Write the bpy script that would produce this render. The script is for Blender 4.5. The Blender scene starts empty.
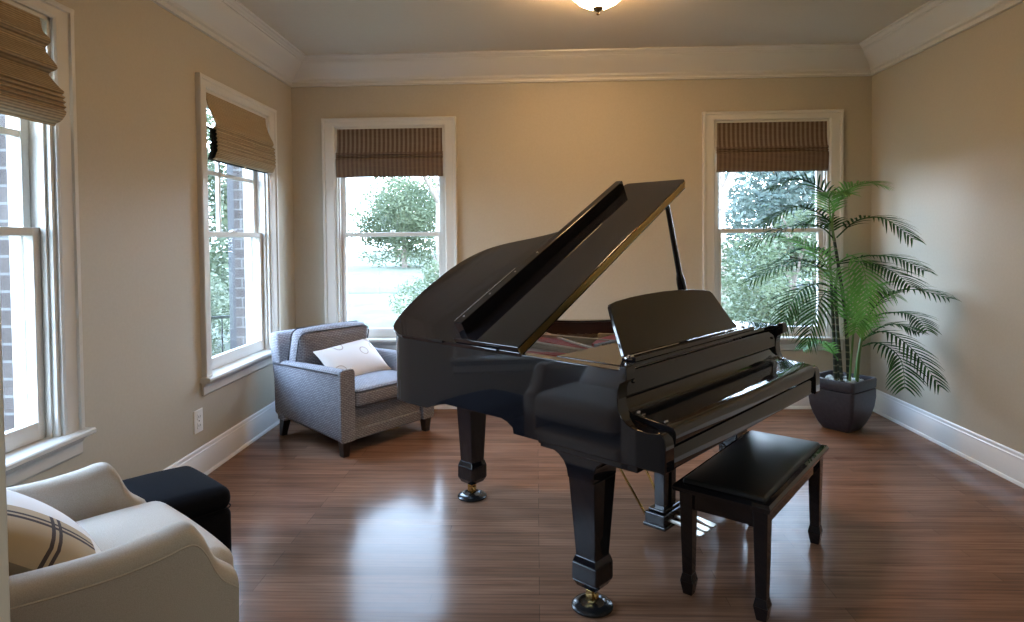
import bpy, bmesh, math, random
from mathutils import Vector, Matrix
PI = math.pi
sc = bpy.context.scene
col = sc.collection
R = math.radians

# ------------------------------------------------------------------ materials
def mat(name, color, rough=.5, metal=0, spec=.5, **kw):
    m = bpy.data.materials.new(name); m.use_nodes = True
    b = m.node_tree.nodes['Principled BSDF']
    b.inputs['Base Color'].default_value = (*color, 1)
    b.inputs['Roughness'].default_value = rough
    b.inputs['Metallic'].default_value = metal
    b.inputs['Specular IOR Level'].default_value = spec
    for k, v in kw.items():
        b.inputs[k.replace('_', ' ')].default_value = v
    return m

def nodes(m):
    return m.node_tree.nodes, m.node_tree.links, m.node_tree.nodes['Principled BSDF']

def coords(m, scale=(1, 1, 1), rot=(0, 0, 0), kind='Object'):
    N, L, b = nodes(m)
    t = N.new('ShaderNodeTexCoord'); mp = N.new('ShaderNodeMapping')
    mp.inputs['Scale'].default_value = scale; mp.inputs['Rotation'].default_value = rot
    L.new(t.outputs[kind], mp.inputs['Vector'])
    return mp.outputs['Vector']

def noise(m, vec, scale, detail=4, rough=.55):
    N, L, b = nodes(m)
    n = N.new('ShaderNodeTexNoise'); n.inputs['Scale'].default_value = scale
    n.inputs['Detail'].default_value = detail; n.inputs['Roughness'].default_value = rough
    L.new(vec, n.inputs['Vector'])
    return n.outputs['Fac']

def ramp(m, fac, stops):
    N, L, b = nodes(m)
    r = N.new('ShaderNodeValToRGB'); e = r.color_ramp.elements
    while len(e) < len(stops): e.new(.5)
    for i, (p, c) in enumerate(stops):
        e[i].position = p; e[i].color = (*c, 1)
    L.new(fac, r.inputs['Fac'])
    return r.outputs['Color']

def mixc(m, fac, a, b_, mode='MIX'):
    N, L, b = nodes(m)
    x = N.new('ShaderNodeMix'); x.data_type = 'RGBA'; x.blend_type = mode
    for s, v in ((0, fac), (6, a), (7, b_)):
        if hasattr(v, 'is_output'): L.new(v, x.inputs[s])
        elif s == 0: x.inputs[0].default_value = v
        else: x.inputs[s].default_value = (*v, 1)
    return x.outputs[2]

def setcol(m, out): nodes(m)[1].new(out, nodes(m)[2].inputs['Base Color'])

def bump(m, fac, strength=.2, dist=.002):
    N, L, b = nodes(m)
    n = N.new('ShaderNodeBump'); n.inputs['Strength'].default_value = strength
    n.inputs['Distance'].default_value = dist
    L.new(fac, n.inputs['Height']); L.new(n.outputs['Normal'], b.inputs['Normal'])

def math_(m, op, a, b_=0.0, c=None):
    N, L, b = nodes(m)
    n = N.new('ShaderNodeMath'); n.operation = op
    for i, v in enumerate((a, b_) if c is None else (a, b_, c)):
        if hasattr(v, 'is_output'): L.new(v, n.inputs[i])
        else: n.inputs[i].default_value = v
    return n.outputs[0]

def sepxyz(m, vec):
    N, L, b = nodes(m)
    n = N.new('ShaderNodeSeparateXYZ'); L.new(vec, n.inputs[0])
    return n.outputs

def speckle(name, c1, c2, scale, rough=.8, b=.15, stretch=(1, 1, 1), metal=0):
    m = mat(name, c1, rough, metal)
    f = noise(m, coords(m, stretch), scale)
    setcol(m, ramp(m, f, [(.35, c1), (.65, c2)]))
    if b: bump(m, f, b)
    return m

M = {}
M['wall'] = speckle('wall_paint_tan', (.45, .398, .310), (.465, .412, .322), 60, .55, .04)
M['ceil'] = speckle('ceiling_paint', (.58, .505, .40), (.59, .515, .41), 40, .7, .03)
M['trim'] = mat('trim_paint_white', (.62, .59, .54), .32)
M['base'] = mat('baseboard_paint_white', (.78, .77, .76), .32)
M['black'] = mat('piano_black_lacquer', (.006, .006, .008), .05, Coat_Weight=.3, Coat_Roughness=.03)
M['satin'] = mat('satin_black', (.006, .006, .007), .18)
M['brass'] = mat('brass', (.62, .42, .16), .25, 1)
M['gold'] = mat('hinge_brass', (.50, .34, .12), .42, 1)
M['steel'] = mat('steel', (.7, .7, .72), .22, 1)
M['pedal'] = mat('pedal_nickel_brass', (.55, .50, .42), .38, 1)
M['mahog'] = speckle('inner_rim_mahogany', (.045, .014, .010), (.06, .02, .014), 18, .3, 0, (1, 1, 8))
M['plate'] = speckle('bronze_plate', (.40, .31, .21), (.45, .35, .24), 30, .45, .05, metal=.15)
M['damper'] = mat('damper_grey', (.34, .33, .32), .6)
M['felt'] = speckle('red_felt', (.42, .075, .055), (.50, .10, .08), 120, .95, .2)
M['strings'] = mat('string_steel', (.55, .42, .32), .35, 1)
M['rubber'] = mat('cup_dark', (.012, .012, .013), .22)

def wood_floor():
    m = mat('oak_floor_stained', (.1, .04, .02), .2, 0, .07)
    N, L, b = nodes(m)
    v = coords(m)
    br = N.new('ShaderNodeTexBrick')
    br.inputs['Scale'].default_value = 1; br.inputs['Brick Width'].default_value = 1.15
    br.inputs['Row Height'].default_value = .0665; br.inputs['Mortar Size'].default_value = .0014
    br.inputs['Mortar Smooth'].default_value = .3; br.offset = .37; br.offset_frequency = 3
    br.inputs['Color1'].default_value = (.125, .058, .034, 1); br.inputs['Color2'].default_value = (.26, .135, .085, 1)
    br.inputs['Mortar'].default_value = (.02, .009, .006, 1)
    L.new(v, br.inputs['Vector'])
    g1 = noise(m, coords(m, (1.5, 22, 1)), 2.0, 5, .6)
    g2 = noise(m, coords(m, (1.1, 10, 1)), 1.7, 3, .5)
    c = mixc(m, .6, br.outputs['Color'], ramp(m, g1, [(.36, (.22, .16, .14)), (.56, (.85, .8, .75))]), 'MULTIPLY')
    w = N.new('ShaderNodeTexWave'); w.wave_type = 'RINGS'; w.inputs['Scale'].default_value = 2.3
    w.inputs['Distortion'].default_value = 5; w.inputs['Detail'].default_value = 3
    L.new(coords(m, (.55, 5.5, 1)), w.inputs['Vector'])
    c = mixc(m, .45, c, ramp(m, w.outputs['Fac'], [(.0, (.25, .2, .18)), (.35, (1, 1, 1))]), 'MULTIPLY')
    c = mixc(m, math_(m, 'MULTIPLY', g2, .6), c, (.33, .19, .125))
    setcol(m, c)
    L.new(math_(m, 'MULTIPLY_ADD', g1, .18, .08), b.inputs['Roughness'])
    bump(m, br.outputs['Fac'], -.15, .001)
    return m
M['floor'] = wood_floor()

def brick_mat():
    m = mat('brick_grey_brown', (.3, .22, .2), .9)
    N, L, b = nodes(m)
    # the mapping turns the coordinates so bricks lie in rows up every face
    t = N.new('ShaderNodeTexCoord'); s = sepxyz(m, t.outputs['Object'])
    cx = N.new('ShaderNodeCombineXYZ')
    L.new(math_(m, 'ADD', s[0], s[1]), cx.inputs[0]); L.new(s[2], cx.inputs[1])
    br = N.new('ShaderNodeTexBrick'); br.inputs['Scale'].default_value = 1
    br.inputs['Brick Width'].default_value = .2; br.inputs['Row Height'].default_value = .075
    br.inputs['Mortar Size'].default_value = .006
    br.inputs['Color1'].default_value = (.055, .042, .038, 1); br.inputs['Color2'].default_value = (.085, .068, .062, 1)
    br.inputs['Mortar'].default_value = (.15, .145, .14, 1)
    L.new(cx.outputs[0], br.inputs['Vector'])
    f = noise(m, t.outputs['Object'], 25)
    setcol(m, mixc(m, .4, br.outputs['Color'], ramp(m, f, [(.3, (.6, .55, .5)), (.7, (1, 1, 1))]), 'MULTIPLY'))
    bump(m, br.outputs['Fac'], -.5, .006)
    return m
M['brick'] = brick_mat()

def glass_mat():
    m = bpy.data.materials.new('window_glass'); m.use_nodes = True
    N, L = m.node_tree.nodes, m.node_tree.links
    N.clear()
    o = N.new('ShaderNodeOutputMaterial'); mx = N.new('ShaderNodeMixShader')
    t = N.new('ShaderNodeBsdfTransparent'); t.inputs[0].default_value = (.97, .985, .98, 1)
    g = N.new('ShaderNodeBsdfGlossy'); g.inputs['Roughness'].default_value = .01
    f = N.new('ShaderNodeLayerWeight'); pw = N.new('ShaderNodeMath'); pw.operation = 'POWER'; pw.inputs[1].default_value = 5
    ma = N.new('ShaderNodeMath'); ma.operation = 'MULTIPLY_ADD'; ma.inputs[1].default_value = .9; ma.inputs[2].default_value = .03
    L.new(f.outputs['Facing'], pw.inputs[0]); L.new(pw.outputs[0], ma.inputs[0])
    L.new(ma.outputs[0], mx.inputs[0]); L.new(t.outputs[0], mx.inputs[1]); L.new(g.outputs[0], mx.inputs[2])
    L.new(mx.outputs[0], o.inputs[0])
    return m
M['glass'] = glass_mat()

def woven(name, ca, cb, thread, transl, stripe=.55):
    """woven-wood shade: fine horizontal reeds tied by vertical threads, letting some light through"""
    m = mat(name, ca, .8)
    N, L, b = nodes(m)
    t = N.new('ShaderNodeTexCoord'); s = sepxyz(m, t.outputs['Object'])
    reed = math_(m, 'SINE', math_(m, 'MULTIPLY', s[2], 2 * PI / .0095))
    n1 = noise(m, coords(m, (6, 6, 260)), 1.0, 3)
    c = ramp(m, n1, [(.3, ca), (.7, cb)])
    th = math_(m, 'SINE', math_(m, 'MULTIPLY', s[0], 2 * PI / .037))
    thm = math_(m, 'MULTIPLY', math_(m, 'GREATER_THAN', th, .1), stripe)
    c = mixc(m, thm, c, thread)
    c = mixc(m, math_(m, 'MULTIPLY_ADD', reed, .25, .25), c, (.03, .02, .012))
    setcol(m, c)
    bump(m, reed, .35, .003)
    o = [n for n in N if n.type == 'OUTPUT_MATERIAL'][0]
    tr = N.new('ShaderNodeBsdfTranslucent'); L.new(c, tr.inputs[0])
    mx = N.new('ShaderNodeMixShader'); mx.inputs[0].default_value = transl
    L.new(b.outputs[0], mx.inputs[1]); L.new(tr.outputs[0], mx.inputs[2]); L.new(mx.outputs[0], o.inputs[0])
    return m
M['shade'] = woven('woven_wood_brown', (.14, .085, .058), (.22, .14, .095), (.48, .38, .28), .28, .6)
M['shade_stack'] = woven('woven_wood_brown_folded', (.14, .085, .058), (.21, .13, .09), (.33, .24, .17), .06, .5)
M['shade_tan'] = woven('woven_wood_tan', (.38, .265, .145), (.52, .385, .225), (.55, .42, .26), .06, .25)
M['liner'] = mat('shade_liner_black', (.01, .009, .008), .9)
M['cord'] = mat('shade_cord', (.5, .42, .3), .8)

def tweed():
    m = mat('grey_woven_fabric', (.3, .29, .3), .9, 0, .2)
    N, L, b = nodes(m)
    t = N.new('ShaderNodeTexCoord'); s = sepxyz(m, t.outputs['Object'])
    cx = N.new('ShaderNodeCombineXYZ')
    nz = math_(m, 'GREATER_THAN', math_(m, 'ABSOLUTE', sepxyz(m, t.outputs['Normal'])[2]), .6)
    ny = math_(m, 'GREATER_THAN', math_(m, 'ABSOLUTE', sepxyz(m, t.outputs['Normal'])[0]), .7)
    def pick(f, a, c): return math_(m, 'ADD', math_(m, 'MULTIPLY', f, a), math_(m, 'MULTIPLY', math_(m, 'SUBTRACT', 1.0, f), c))
    L.new(pick(ny, s[1], s[0]), cx.inputs[0]); L.new(pick(nz, s[1], s[2]), cx.inputs[1])
    br = N.new('ShaderNodeTexBrick'); br.inputs['Scale'].default_value = 1
    br.inputs['Brick Width'].default_value = .026; br.inputs['Row Height'].default_value = .0115
    br.inputs['Mortar Size'].default_value = .0022; br.inputs['Mortar Smooth'].default_value = .6
    br.inputs['Color1'].default_value = (.35, .34, .365, 1); br.inputs['Color2'].default_value = (.27, .26, .285, 1)
    br.inputs['Mortar'].default_value = (.10, .095, .11, 1)
    L.new(cx.outputs[0], br.inputs['Vector'])
    f = noise(m, t.outputs['Object'], 300, 2)
    setcol(m, mixc(m, .5, br.outputs['Color'], ramp(m, f, [(.3, (.6, .6, .6)), (.7, (1, 1, 1))]), 'MULTIPLY'))
    bump(m, br.outputs['Fac'], -.3, .002)
    return m
M['tweed'] = tweed()
M['tweed_pipe'] = mat('dark_grey_piping', (.05, .045, .05), .9)
M['linen'] = speckle('oatmeal_linen', (.40, .35, .295), (.48, .425, .365), 420, .92, .12)
M['black_fabric'] = speckle('black_fabric', (.0035, .0035, .0045), (.006, .006, .008), 300, 1, .1)
nodes(M['black_fabric'])[2].inputs['Specular IOR Level'].default_value = .12
M['vinyl'] = speckle('black_leather', (.008, .008, .009), (.011, .011, .012), 240, .36, .05)
M['espresso'] = mat('espresso_wood', (.016, .010, .008), .35)
M['pot'] = speckle('charcoal_glazed_pot', (.030, .027, .036), (.042, .038, .048), 40, .42, .06)
M['soil'] = speckle('potting_soil', (.03, .02, .013), (.07, .05, .035), 60, 1, .8)
M['moss'] = speckle('pale_moss', (.35, .35, .32), (.55, .54, .50), 70, 1, .8)
M['plastic'] = mat('outlet_white', (.80, .79, .77), .35)
M['slot'] = mat('outlet_slot', (.05, .05, .05), .5)
M['bronze'] = mat('lamp_bronze', (.07, .045, .02), .35, .8)
M['grout_lawn'] = None

def cane_mat():
    m = mat('palm_cane', (.05, .06, .03), .6)
    N, L, b = nodes(m)
    t = N.new('ShaderNodeTexCoord'); s = sepxyz(m, t.outputs['Object'])
    ring = math_(m, 'SINE', math_(m, 'MULTIPLY', s[2], 2 * PI / .05))
    setcol(m, ramp(m, ring, [(.0, (.022, .028, .016)), (.8, (.045, .055, .03)), (.97, (.20, .19, .12))]))
    return m
M['cane'] = cane_mat()
M['greencane'] = mat('palm_green_stem', (.12, .22, .06), .5)

def leaf(name, c1, c2, transl=.35, rough=.4, spec=.5, scale=9):
    m = mat(name, c1, rough, 0, spec)
    N, L, b = nodes(m)
    c = ramp(m, noise(m, coords(m), scale, 3), [(.35, c1), (.65, c2)])
    setcol(m, c)
    o = [n for n in N if n.type == 'OUTPUT_MATERIAL'][0]
    tr = N.new('ShaderNodeBsdfTranslucent'); L.new(c, tr.inputs[0])
    mx = N.new('ShaderNodeMixShader'); mx.inputs[0].default_value = transl
    L.new(b.outputs[0], mx.inputs[1]); L.new(tr.outputs[0], mx.inputs[2]); L.new(mx.outputs[0], o.inputs[0])
    return m
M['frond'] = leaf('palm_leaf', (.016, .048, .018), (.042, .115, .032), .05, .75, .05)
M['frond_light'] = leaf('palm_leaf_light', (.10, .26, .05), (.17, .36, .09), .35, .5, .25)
M['leafA'] = leaf('tree_leaf_green', (.042, .058, .028), (.12, .14, .08), .4, .6, .3, .7)
M['leafB'] = leaf('tree_leaf_pale', (.09, .105, .065), (.21, .225, .16), .4, .6, .3, .7)
M['leafC'] = leaf('tree_leaf_dark', (.034, .052, .042), (.11, .135, .115), .3, .6, .3, .7)
M['bark'] = speckle('bark', (.10, .075, .06), (.2, .16, .13), 6, .9, .6, (1, 1, .3))
M['lawn'] = speckle('lawn', (.030, .042, .018), (.060, .068, .038), 1.2, 1, 0)
M['road'] = speckle('asphalt', (.018, .020, .017), (.024, .025, .023), 3, .9, .1)
M['iron'] = mat('black_iron', (.01, .01, .01), .5, .5)
M['shutter'] = mat('shutter_charcoal', (.03, .03, .035), .5)

def lamp_glass():
    m = mat('alabaster_glass_lit', (.9, .82, .6), .3)
    N, L, b = nodes(m)
    f = noise(m, coords(m), 9, 4)
    c = ramp(m, f, [(.3, (1, .60, .27)), (.7, (1, .68, .36))])
    L.new(c, b.inputs['Emission Color']); b.inputs['Emission Strength'].default_value = LAMP
    return m
LAMP = 52
M['lampglass'] = lamp_glass()

# ------------------------------------------------------------------ mesh helpers
class B:
    def __init__(s): s.bm = bmesh.new()
    def _v(s, p): return s.bm.verts.new(p)
    def face(s, vs):
        try: return s.bm.faces.new(vs)
        except ValueError: return None
    def box(s, x0, x1, y0, y1, z0, z1, T=None):
        c = [(x, y, z) for x in (x0, x1) for y in (y0, y1) for z in (z0, z1)]
        v = [s._v(T @ Vector(p) if T else p) for p in c]
        for f in ((0, 1, 3, 2), (4, 6, 7, 5), (0, 4, 5, 1), (2, 3, 7, 6), (0, 2, 6, 4), (1, 5, 7, 3)):
            s.face([v[i] for i in f])
        return s
    def frustum(s, c0, h0, z0, c1, h1, z1):
        """square-section tapering post; c centre (x,y), h half sizes (hx,hy)"""
        v = []
        for (c, h, z) in ((c0, h0, z0), (c1, h1, z1)):
            for sx, sy in ((-1, -1), (1, -1), (1, 1), (-1, 1)):
                v.append(s._v((c[0] + sx * h[0], c[1] + sy * h[1], z)))
        s.face(v[3::-1]); s.face(v[4:])
        for i in range(4): s.face([v[i], v[(i + 1) % 4], v[4 + (i + 1) % 4], v[4 + i]])
        return s
    def prism(s, poly, axis, a, b, T=None):
        """poly: 2-D outline; axis 'x': (y,z), 'y': (x,z), 'z': (x,y)"""
        def P(p, t):
            q = {'x': (t, p[0], p[1]), 'y': (p[0], t, p[1]), 'z': (p[0], p[1], t)}[axis]
            return T @ Vector(q) if T else q
        A = [s._v(P(p, a)) for p in poly]; C = [s._v(P(p, b)) for p in poly]
        s.face(A[::-1]); s.face(C)
        n = len(poly)
        for i in range(n): s.face([A[i], A[(i + 1) % n], C[(i + 1) % n], C[i]])
        return s
    def loft(s, rings, cap=True, closed=True, loop=False):
        V = [[s._v(p) for p in r] for r in rings]
        n = len(V[0])
        rr = range(len(V)) if loop else range(len(V) - 1)
        for i in rr:
            a, b = V[i], V[(i + 1) % len(V)]
            for j in range(n if closed else n - 1):
                s.face([a[j], a[(j + 1) % n], b[(j + 1) % n], b[j]])
        if cap and closed and not loop:
            s.face(V[0][::-1]); s.face(V[-1])
        return s
    def tube(s, pts, rad, n=8, cap=True):
        pts = [Vector(p) for p in pts]
        if not hasattr(rad, '__len__'): rad = [rad] * len(pts)
        rings = []; up = None
        for i, p in enumerate(pts):
            t = (pts[min(i + 1, len(pts) - 1)] - pts[max(i - 1, 0)]).normalized()
            if up is None:
                up = Vector((0, 0, 1)) if abs(t.z) < .9 else Vector((1, 0, 0))
            a = t.cross(up).normalized(); b = a.cross(t).normalized(); up = b
            rings.append([p + (a * math.cos(2 * PI * k / n) + b * math.sin(2 * PI * k / n)) * rad[i] for k in range(n)])
        return s.loft(rings, cap)
    def lathe(s, prof, n=32, c=(0, 0, 0), cap=True):
        rings = [[(c[0] + r * math.cos(2 * PI * k / n), c[1] + r * math.sin(2 * PI * k / n), c[2] + z) for k in range(n)] for r, z in prof]
        return s.loft(rings, cap)
    def rbox(s, hx, hy, hz, r, puff=0, puffy=None, c=(0, 0, 0), T=None, m=8, k=3, shape=None, bottom=True):
        """rounded cushion box with crowned top; shape: extra deformation of each point"""
        def axis(h):
            i = h - r
            L = [-h + r * (1 - math.cos(a * PI / 2 / k) / 1) * 1.0 for a in range(k)]
            L = [-i - r * math.tan((1 - a / k) * PI / 4) for a in range(k)]
            L += [-i + 2 * i * t / m for t in range(m + 1)]
            L += [i + r * math.tan((a + 1) / k * PI / 4) for a in range(k)]
            return L
        ax, ay, az = axis(hx), axis(hy), axis(hz)
        def mp(p):
            q = Vector([max(-h + r, min(h - r, w)) for w, h in zip(p, (hx, hy, hz))])
            d = Vector(p) - q
            if d.length > 1e-9: q = q + d.normalized() * r
            w = (1 - min(1, abs(q.x) / hx) ** 2.4) * (1 - min(1, abs(q.y) / hy) ** 2.4)
            if q.z > 0 or bottom: q.z += (1 if q.z > 0 else -1) * puff * w * abs(q.z) / hz
            if puffy:
                w = (1 - min(1, abs(q.x) / hx) ** 2.4) * (1 - min(1, abs(q.z) / hz) ** 2.4)
                q.y += puffy * w * q.y / hy
            if shape: q = shape(q)
            q = q + Vector(c)
            return T @ q if T else q
        cache = {}
        def gv(p):
            key = tuple(round(x, 6) for x in p)
            if key not in cache: cache[key] = s._v(mp(p))
            return cache[key]
        for (A, Bx, fix, h) in ((ax, ay, 2, hz), (ax, az, 1, hy), (ay, az, 0, hx)):
            for sg in (-1, 1):
                for i in range(len(A) - 1):
                    for j in range(len(Bx) - 1):
                        vs = []
                        for (a, b) in ((A[i], Bx[j]), (A[i + 1], Bx[j]), (A[i + 1], Bx[j + 1]), (A[i], Bx[j + 1])):
                            p = {2: (a, b, sg * h), 1: (a, sg * h, b), 0: (sg * h, a, b)}[fix]
                            vs.append(gv(p))
                        s.face(vs)
        return s
    def pillow(s, w, h, t, T=None, n=18):
        """knife-edge pillow in its local XZ plane, thickness along Y"""
        for sg in (-1, 1):
            g = []
            for i in range(n + 1):
                row = []
                for j in range(n + 1):
                    a = -1 + 2 * i / n; b = -1 + 2 * j / n
                    pin = .07
                    x = a * (1 - pin * (1 - b * b) * abs(a) ** 3) * w / 2
                    z = b * (1 - pin * (1 - a * a) * abs(b) ** 3) * h / 2
                    th = t / 2 * ((1 - a * a) * (1 - b * b)) ** .42 * (1 + .0)
                    p = Vector((x, sg * th, z))
                    row.append(s._v(T @ p if T else p))
                g.append(row)
            for i in range(n):
                for j in range(n):
                    s.face([g[i][j], g[i + 1][j], g[i + 1][j + 1], g[i][j + 1]])
        bmesh.ops.remove_doubles(s.bm, verts=s.bm.verts, dist=1e-5)
        return s
    def build(s, name, m, parent=None, bevel=0, seg=2, angle=35, smooth=True, sub=0, loc=None, keep=None):
        bmesh.ops.recalc_face_normals(s.bm, faces=s.bm.faces)
        me = bpy.data.meshes.new(name); s.bm.to_mesh(me); s.bm.free()
        me.materials.append(M[m] if isinstance(m, str) else m)
        o = bpy.data.objects.new(name, me); col.objects.link(o)
        if smooth:
            me.shade_smooth()
            if not bevel: me.set_sharp_from_angle(angle=R(angle))
        if bevel:
            b = o.modifiers.new('bevel', 'BEVEL'); b.width = bevel; b.segments = seg
            b.limit_method = 'ANGLE'; b.angle_limit = R(40); b.harden_normals = True
            if keep:      # leave some edges square so two pieces meet without a groove
                t = bmesh.new(); t.from_mesh(me); b.limit_method = 'WEIGHT'
                at = me.attributes.new('bevel_weight_edge', 'FLOAT', 'EDGE')
                for e in t.edges:
                    mid = (e.verts[0].co + e.verts[1].co) / 2
                    sharp = len(e.link_faces) == 2 and e.calc_face_angle(0) > R(40)
                    at.data[e.index].value = 1.0 if sharp and not keep(mid) else 0.0
                    if sharp and keep(mid): me.edges[e.index].use_edge_sharp = True
                t.free()
        if sub:
            d = o.modifiers.new('sub', 'SUBSURF'); d.levels = d.render_levels = sub
        if parent: o.parent = parent
        if loc: o.location = loc
        return o

def tag(o, label=None, cat=None, group=None, kind=None):
    for k, v in (('label', label), ('category', cat), ('group', group), ('kind', kind)):
        if v: o[k] = v
    return o
def empty(name, loc, rz=0, label=None, cat=None, group=None, kind=None, parent=None):
    o = bpy.data.objects.new(name, None); col.objects.link(o)
    o.location = loc; o.rotation_euler = (0, 0, rz); o.empty_display_size = .1
    if parent: o.parent = parent
    return tag(o, label, cat, group, kind)
def copy_tree(o, parent=None):
    c = o.copy(); col.objects.link(c)
    if parent: c.parent = parent
    for ch in list(o.children): copy_tree(ch, c)
    return c
def smoothpath(pts, n=8, closed=False):
    """Catmull-Rom through points"""
    P = [Vector(p) for p in pts]; out = []
    N = len(P)
    for i in range(N if closed else N - 1):
        a, b, c, d = (P[(i - 1) % N], P[i], P[(i + 1) % N], P[(i + 2) % N]) if closed else (P[max(i - 1, 0)], P[i], P[i + 1], P[min(i + 2, N - 1)])
        for k in range(n):
            t = k / n
            out.append(.5 * ((2 * b) + (c - a) * t + (2 * a - 5 * b + 4 * c - d) * t * t + (3 * b - a - 3 * c + d) * t ** 3))
    if not closed: out.append(P[-1])
    return out

# ------------------------------------------------------------------ the room
XL, XR, YB, YF = -2.02, 2.70, 5.212, .55
ZC = 2.885
WT, VEN = .15, .28            # plaster wall, and outer face of the brick veneer
OW = .457                     # half width of a window opening
OZ0, OZ1 = .575, 2.345
def tf(x, y, rz): return Matrix.Translation((x, y, 0)) @ Matrix.Rotation(rz, 4, 'Z')

def wall(name, T, a0, a1, holes, m, d0, d1, z0, z1, parent=None, grow=0):
    b = B(); xs = a0
    for h in sorted(holes):
        l, r = h - OW - grow, h + OW + grow
        b.box(xs, l, d0, d1, z0, z1, T); b.box(l, r, d0, d1, z0, OZ0 - grow, T); b.box(l, r, d0, d1, OZ1 + grow, z1, T)
        xs = r
    b.box(xs, a1, d0, d1, z0, z1, T)
    o = b.build(name, m, parent, smooth=False)
    return o
TB = tf(0, YB, 0); TL = tf(XL, 0, PI / 2); TR = tf(XR, 0, -PI / 2)
HB = (-1.205, 1.91); HL = (2.135, 4.275)
w = wall('wall_back', TB, XL - WT, XR + WT, HB, 'wall', 0, WT, -.02, ZC); tag(w, 'tan back wall with two windows behind the piano', 'wall', kind='structure')
wall('brick_veneer', TB, XL - VEN, XR + VEN, HB, 'brick', WT, VEN, -.6, 3.2, w, .015)
w = wall('wall_left', TL, YF - .15, YB, HL, 'wall', 0, WT, -.02, ZC); tag(w, 'tan left wall with two tall windows and an outlet', 'wall', kind='structure')
wall('brick_veneer', TL, -3, YB + WT, HL, 'brick', WT, VEN, -.6, 3.2, w, .015)
w = wall('wall_right', TR, -YB, -(YF - .15), (), 'wall', 0, WT, -.02, ZC); tag(w, 'plain tan right wall beside the palm', 'wall', kind='structure')
# front wall with the cased opening the camera looks through, and the hall behind it
b = B(); b.box(XL - WT, -.52, .40, YF, -.02, ZC); b.box(1.75, XR + WT, .40, YF, -.02, ZC); b.box(-.52, 1.75, .40, YF, 2.42, ZC)
tag(b.build('wall_front', 'wall', smooth=False), 'front wall with the wide cased opening', 'wall', kind='structure')
b = B(); b.box(-.52, -.502, .375, .575, 0, 2.40); b.box(1.73, 1.75, .375, .575, 0, 2.40); b.box(-.52, 1.75, .375, .575, 2.40, 2.42)
for y0, y1 in ((.375, .40), (.55, .575)):
    b.box(-.62, -.507, y0, y1, 0, 2.52); b.box(1.738, 1.85, y0, y1, 0, 2.52); b.box(-.62, 1.85, y0, y1, 2.408, 2.52)
tag(b.build('trim_6', 'trim', bevel=.003), 'painted casing of the opening at the left edge', 'trim', kind='structure')
b = B(); b.box(XL - WT, XR + WT, -3.0, -2.85, -.02, ZC); b.box(XL - WT, XL, -2.85, .40, -.02, ZC); b.box(XR, XR + WT, -2.85, .40, -.02, ZC)
tag(b.build('wall_hall', 'wall', smooth=False), 'tan walls of the hall before the room', 'wall', kind='structure')
b = B(); b.box(XL - WT, XR + WT, -3.0, YB + WT, -.12, 0)
tag(b.build('floor', 'floor', smooth=False), 'dark reddish brown oak strip floor', 'floor', kind='structure')
b = B(); b.box(XL - VEN, XR + VEN, -3.0, YB + VEN, ZC, ZC + .25)
tag(b.build('ceiling', 'ceil', smooth=False), 'flat grey-tan ceiling', 'ceiling', kind='structure')

# crown moulding and baseboards: profiles (distance from wall, height)
crown = [(0, 2.680), (.022, 2.680), (.024, 2.694), (.014, 2.700), (.014, 2.712), (.030, 2.720), (.034, 2.735), (.050, 2.752), (.075, 2.775), (.105, 2.800), (.130, 2.826), (.140, 2.842), (.142, 2.850), (.155, 2.850), (.158, 2.858), (.172, 2.864), (.180, 2.872), (.198, 2.873), (.200, ZC - .0005), (0, ZC - .0005)]
skirt = [(0, .001), (.030, .001), (.029, .010), (.024, .018), (.018, .020), (.018, .135), (.015, .142), (.015, .150), (.011, .156), (.010, .172), (.006, .178), (0, .178)]
def run(name, prof, m, p0, p1, inward, mit0, mit1, label, cat):
    """sweep a profile along a wall, mitred at its ends"""
    p0, p1, n = Vector((*p0, 0)), Vector((*p1, 0)), Vector((*inward, 0))
    t = (p1 - p0).normalized()
    rings = [[p0 + n * d + t * d * mit0 + Vector((0, 0, z)) for d, z in prof], [p1 + n * d - t * d * mit1 + Vector((0, 0, z)) for d, z in prof]]
    o = B().loft(rings).build(name, m, angle=28)
    return tag(o, label, cat, kind='structure')
run('trim_1', crown, 'trim', (XL, YB), (XR, YB), (0, -1), 1, 1, 'white crown moulding along the back wall', 'crown moulding')
run('trim_2', crown, 'trim', (XL, YF), (XL, YB), (1, 0), 1, 1, 'white crown moulding along the left wall', 'crown moulding')
run('trim_3', crown, 'trim', (XR, YF), (XR, YB), (-1, 0), 1, 1, 'white crown moulding along the right wall', 'crown moulding')
run('trim_4', crown, 'trim', (XL, YF), (XR, YF), (0, 1), 1, 1, 'white crown moulding over the cased opening', 'crown moulding')
run('baseboard_back', skirt, 'base', (XL, YB), (XR, YB), (0, -1), 1, 1, 'tall white baseboard along the back wall', 'baseboard')
run('baseboard_left', skirt, 'base', (XL, YF), (XL, YB), (1, 0), 1, 1, 'tall white baseboard along the left wall under the outlet', 'baseboard')
run('baseboard_right', skirt, 'base', (XR, YF), (XR, YB), (-1, 0), 1, 1, 'tall white baseboard along the right wall beside the palm', 'baseboard')

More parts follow.
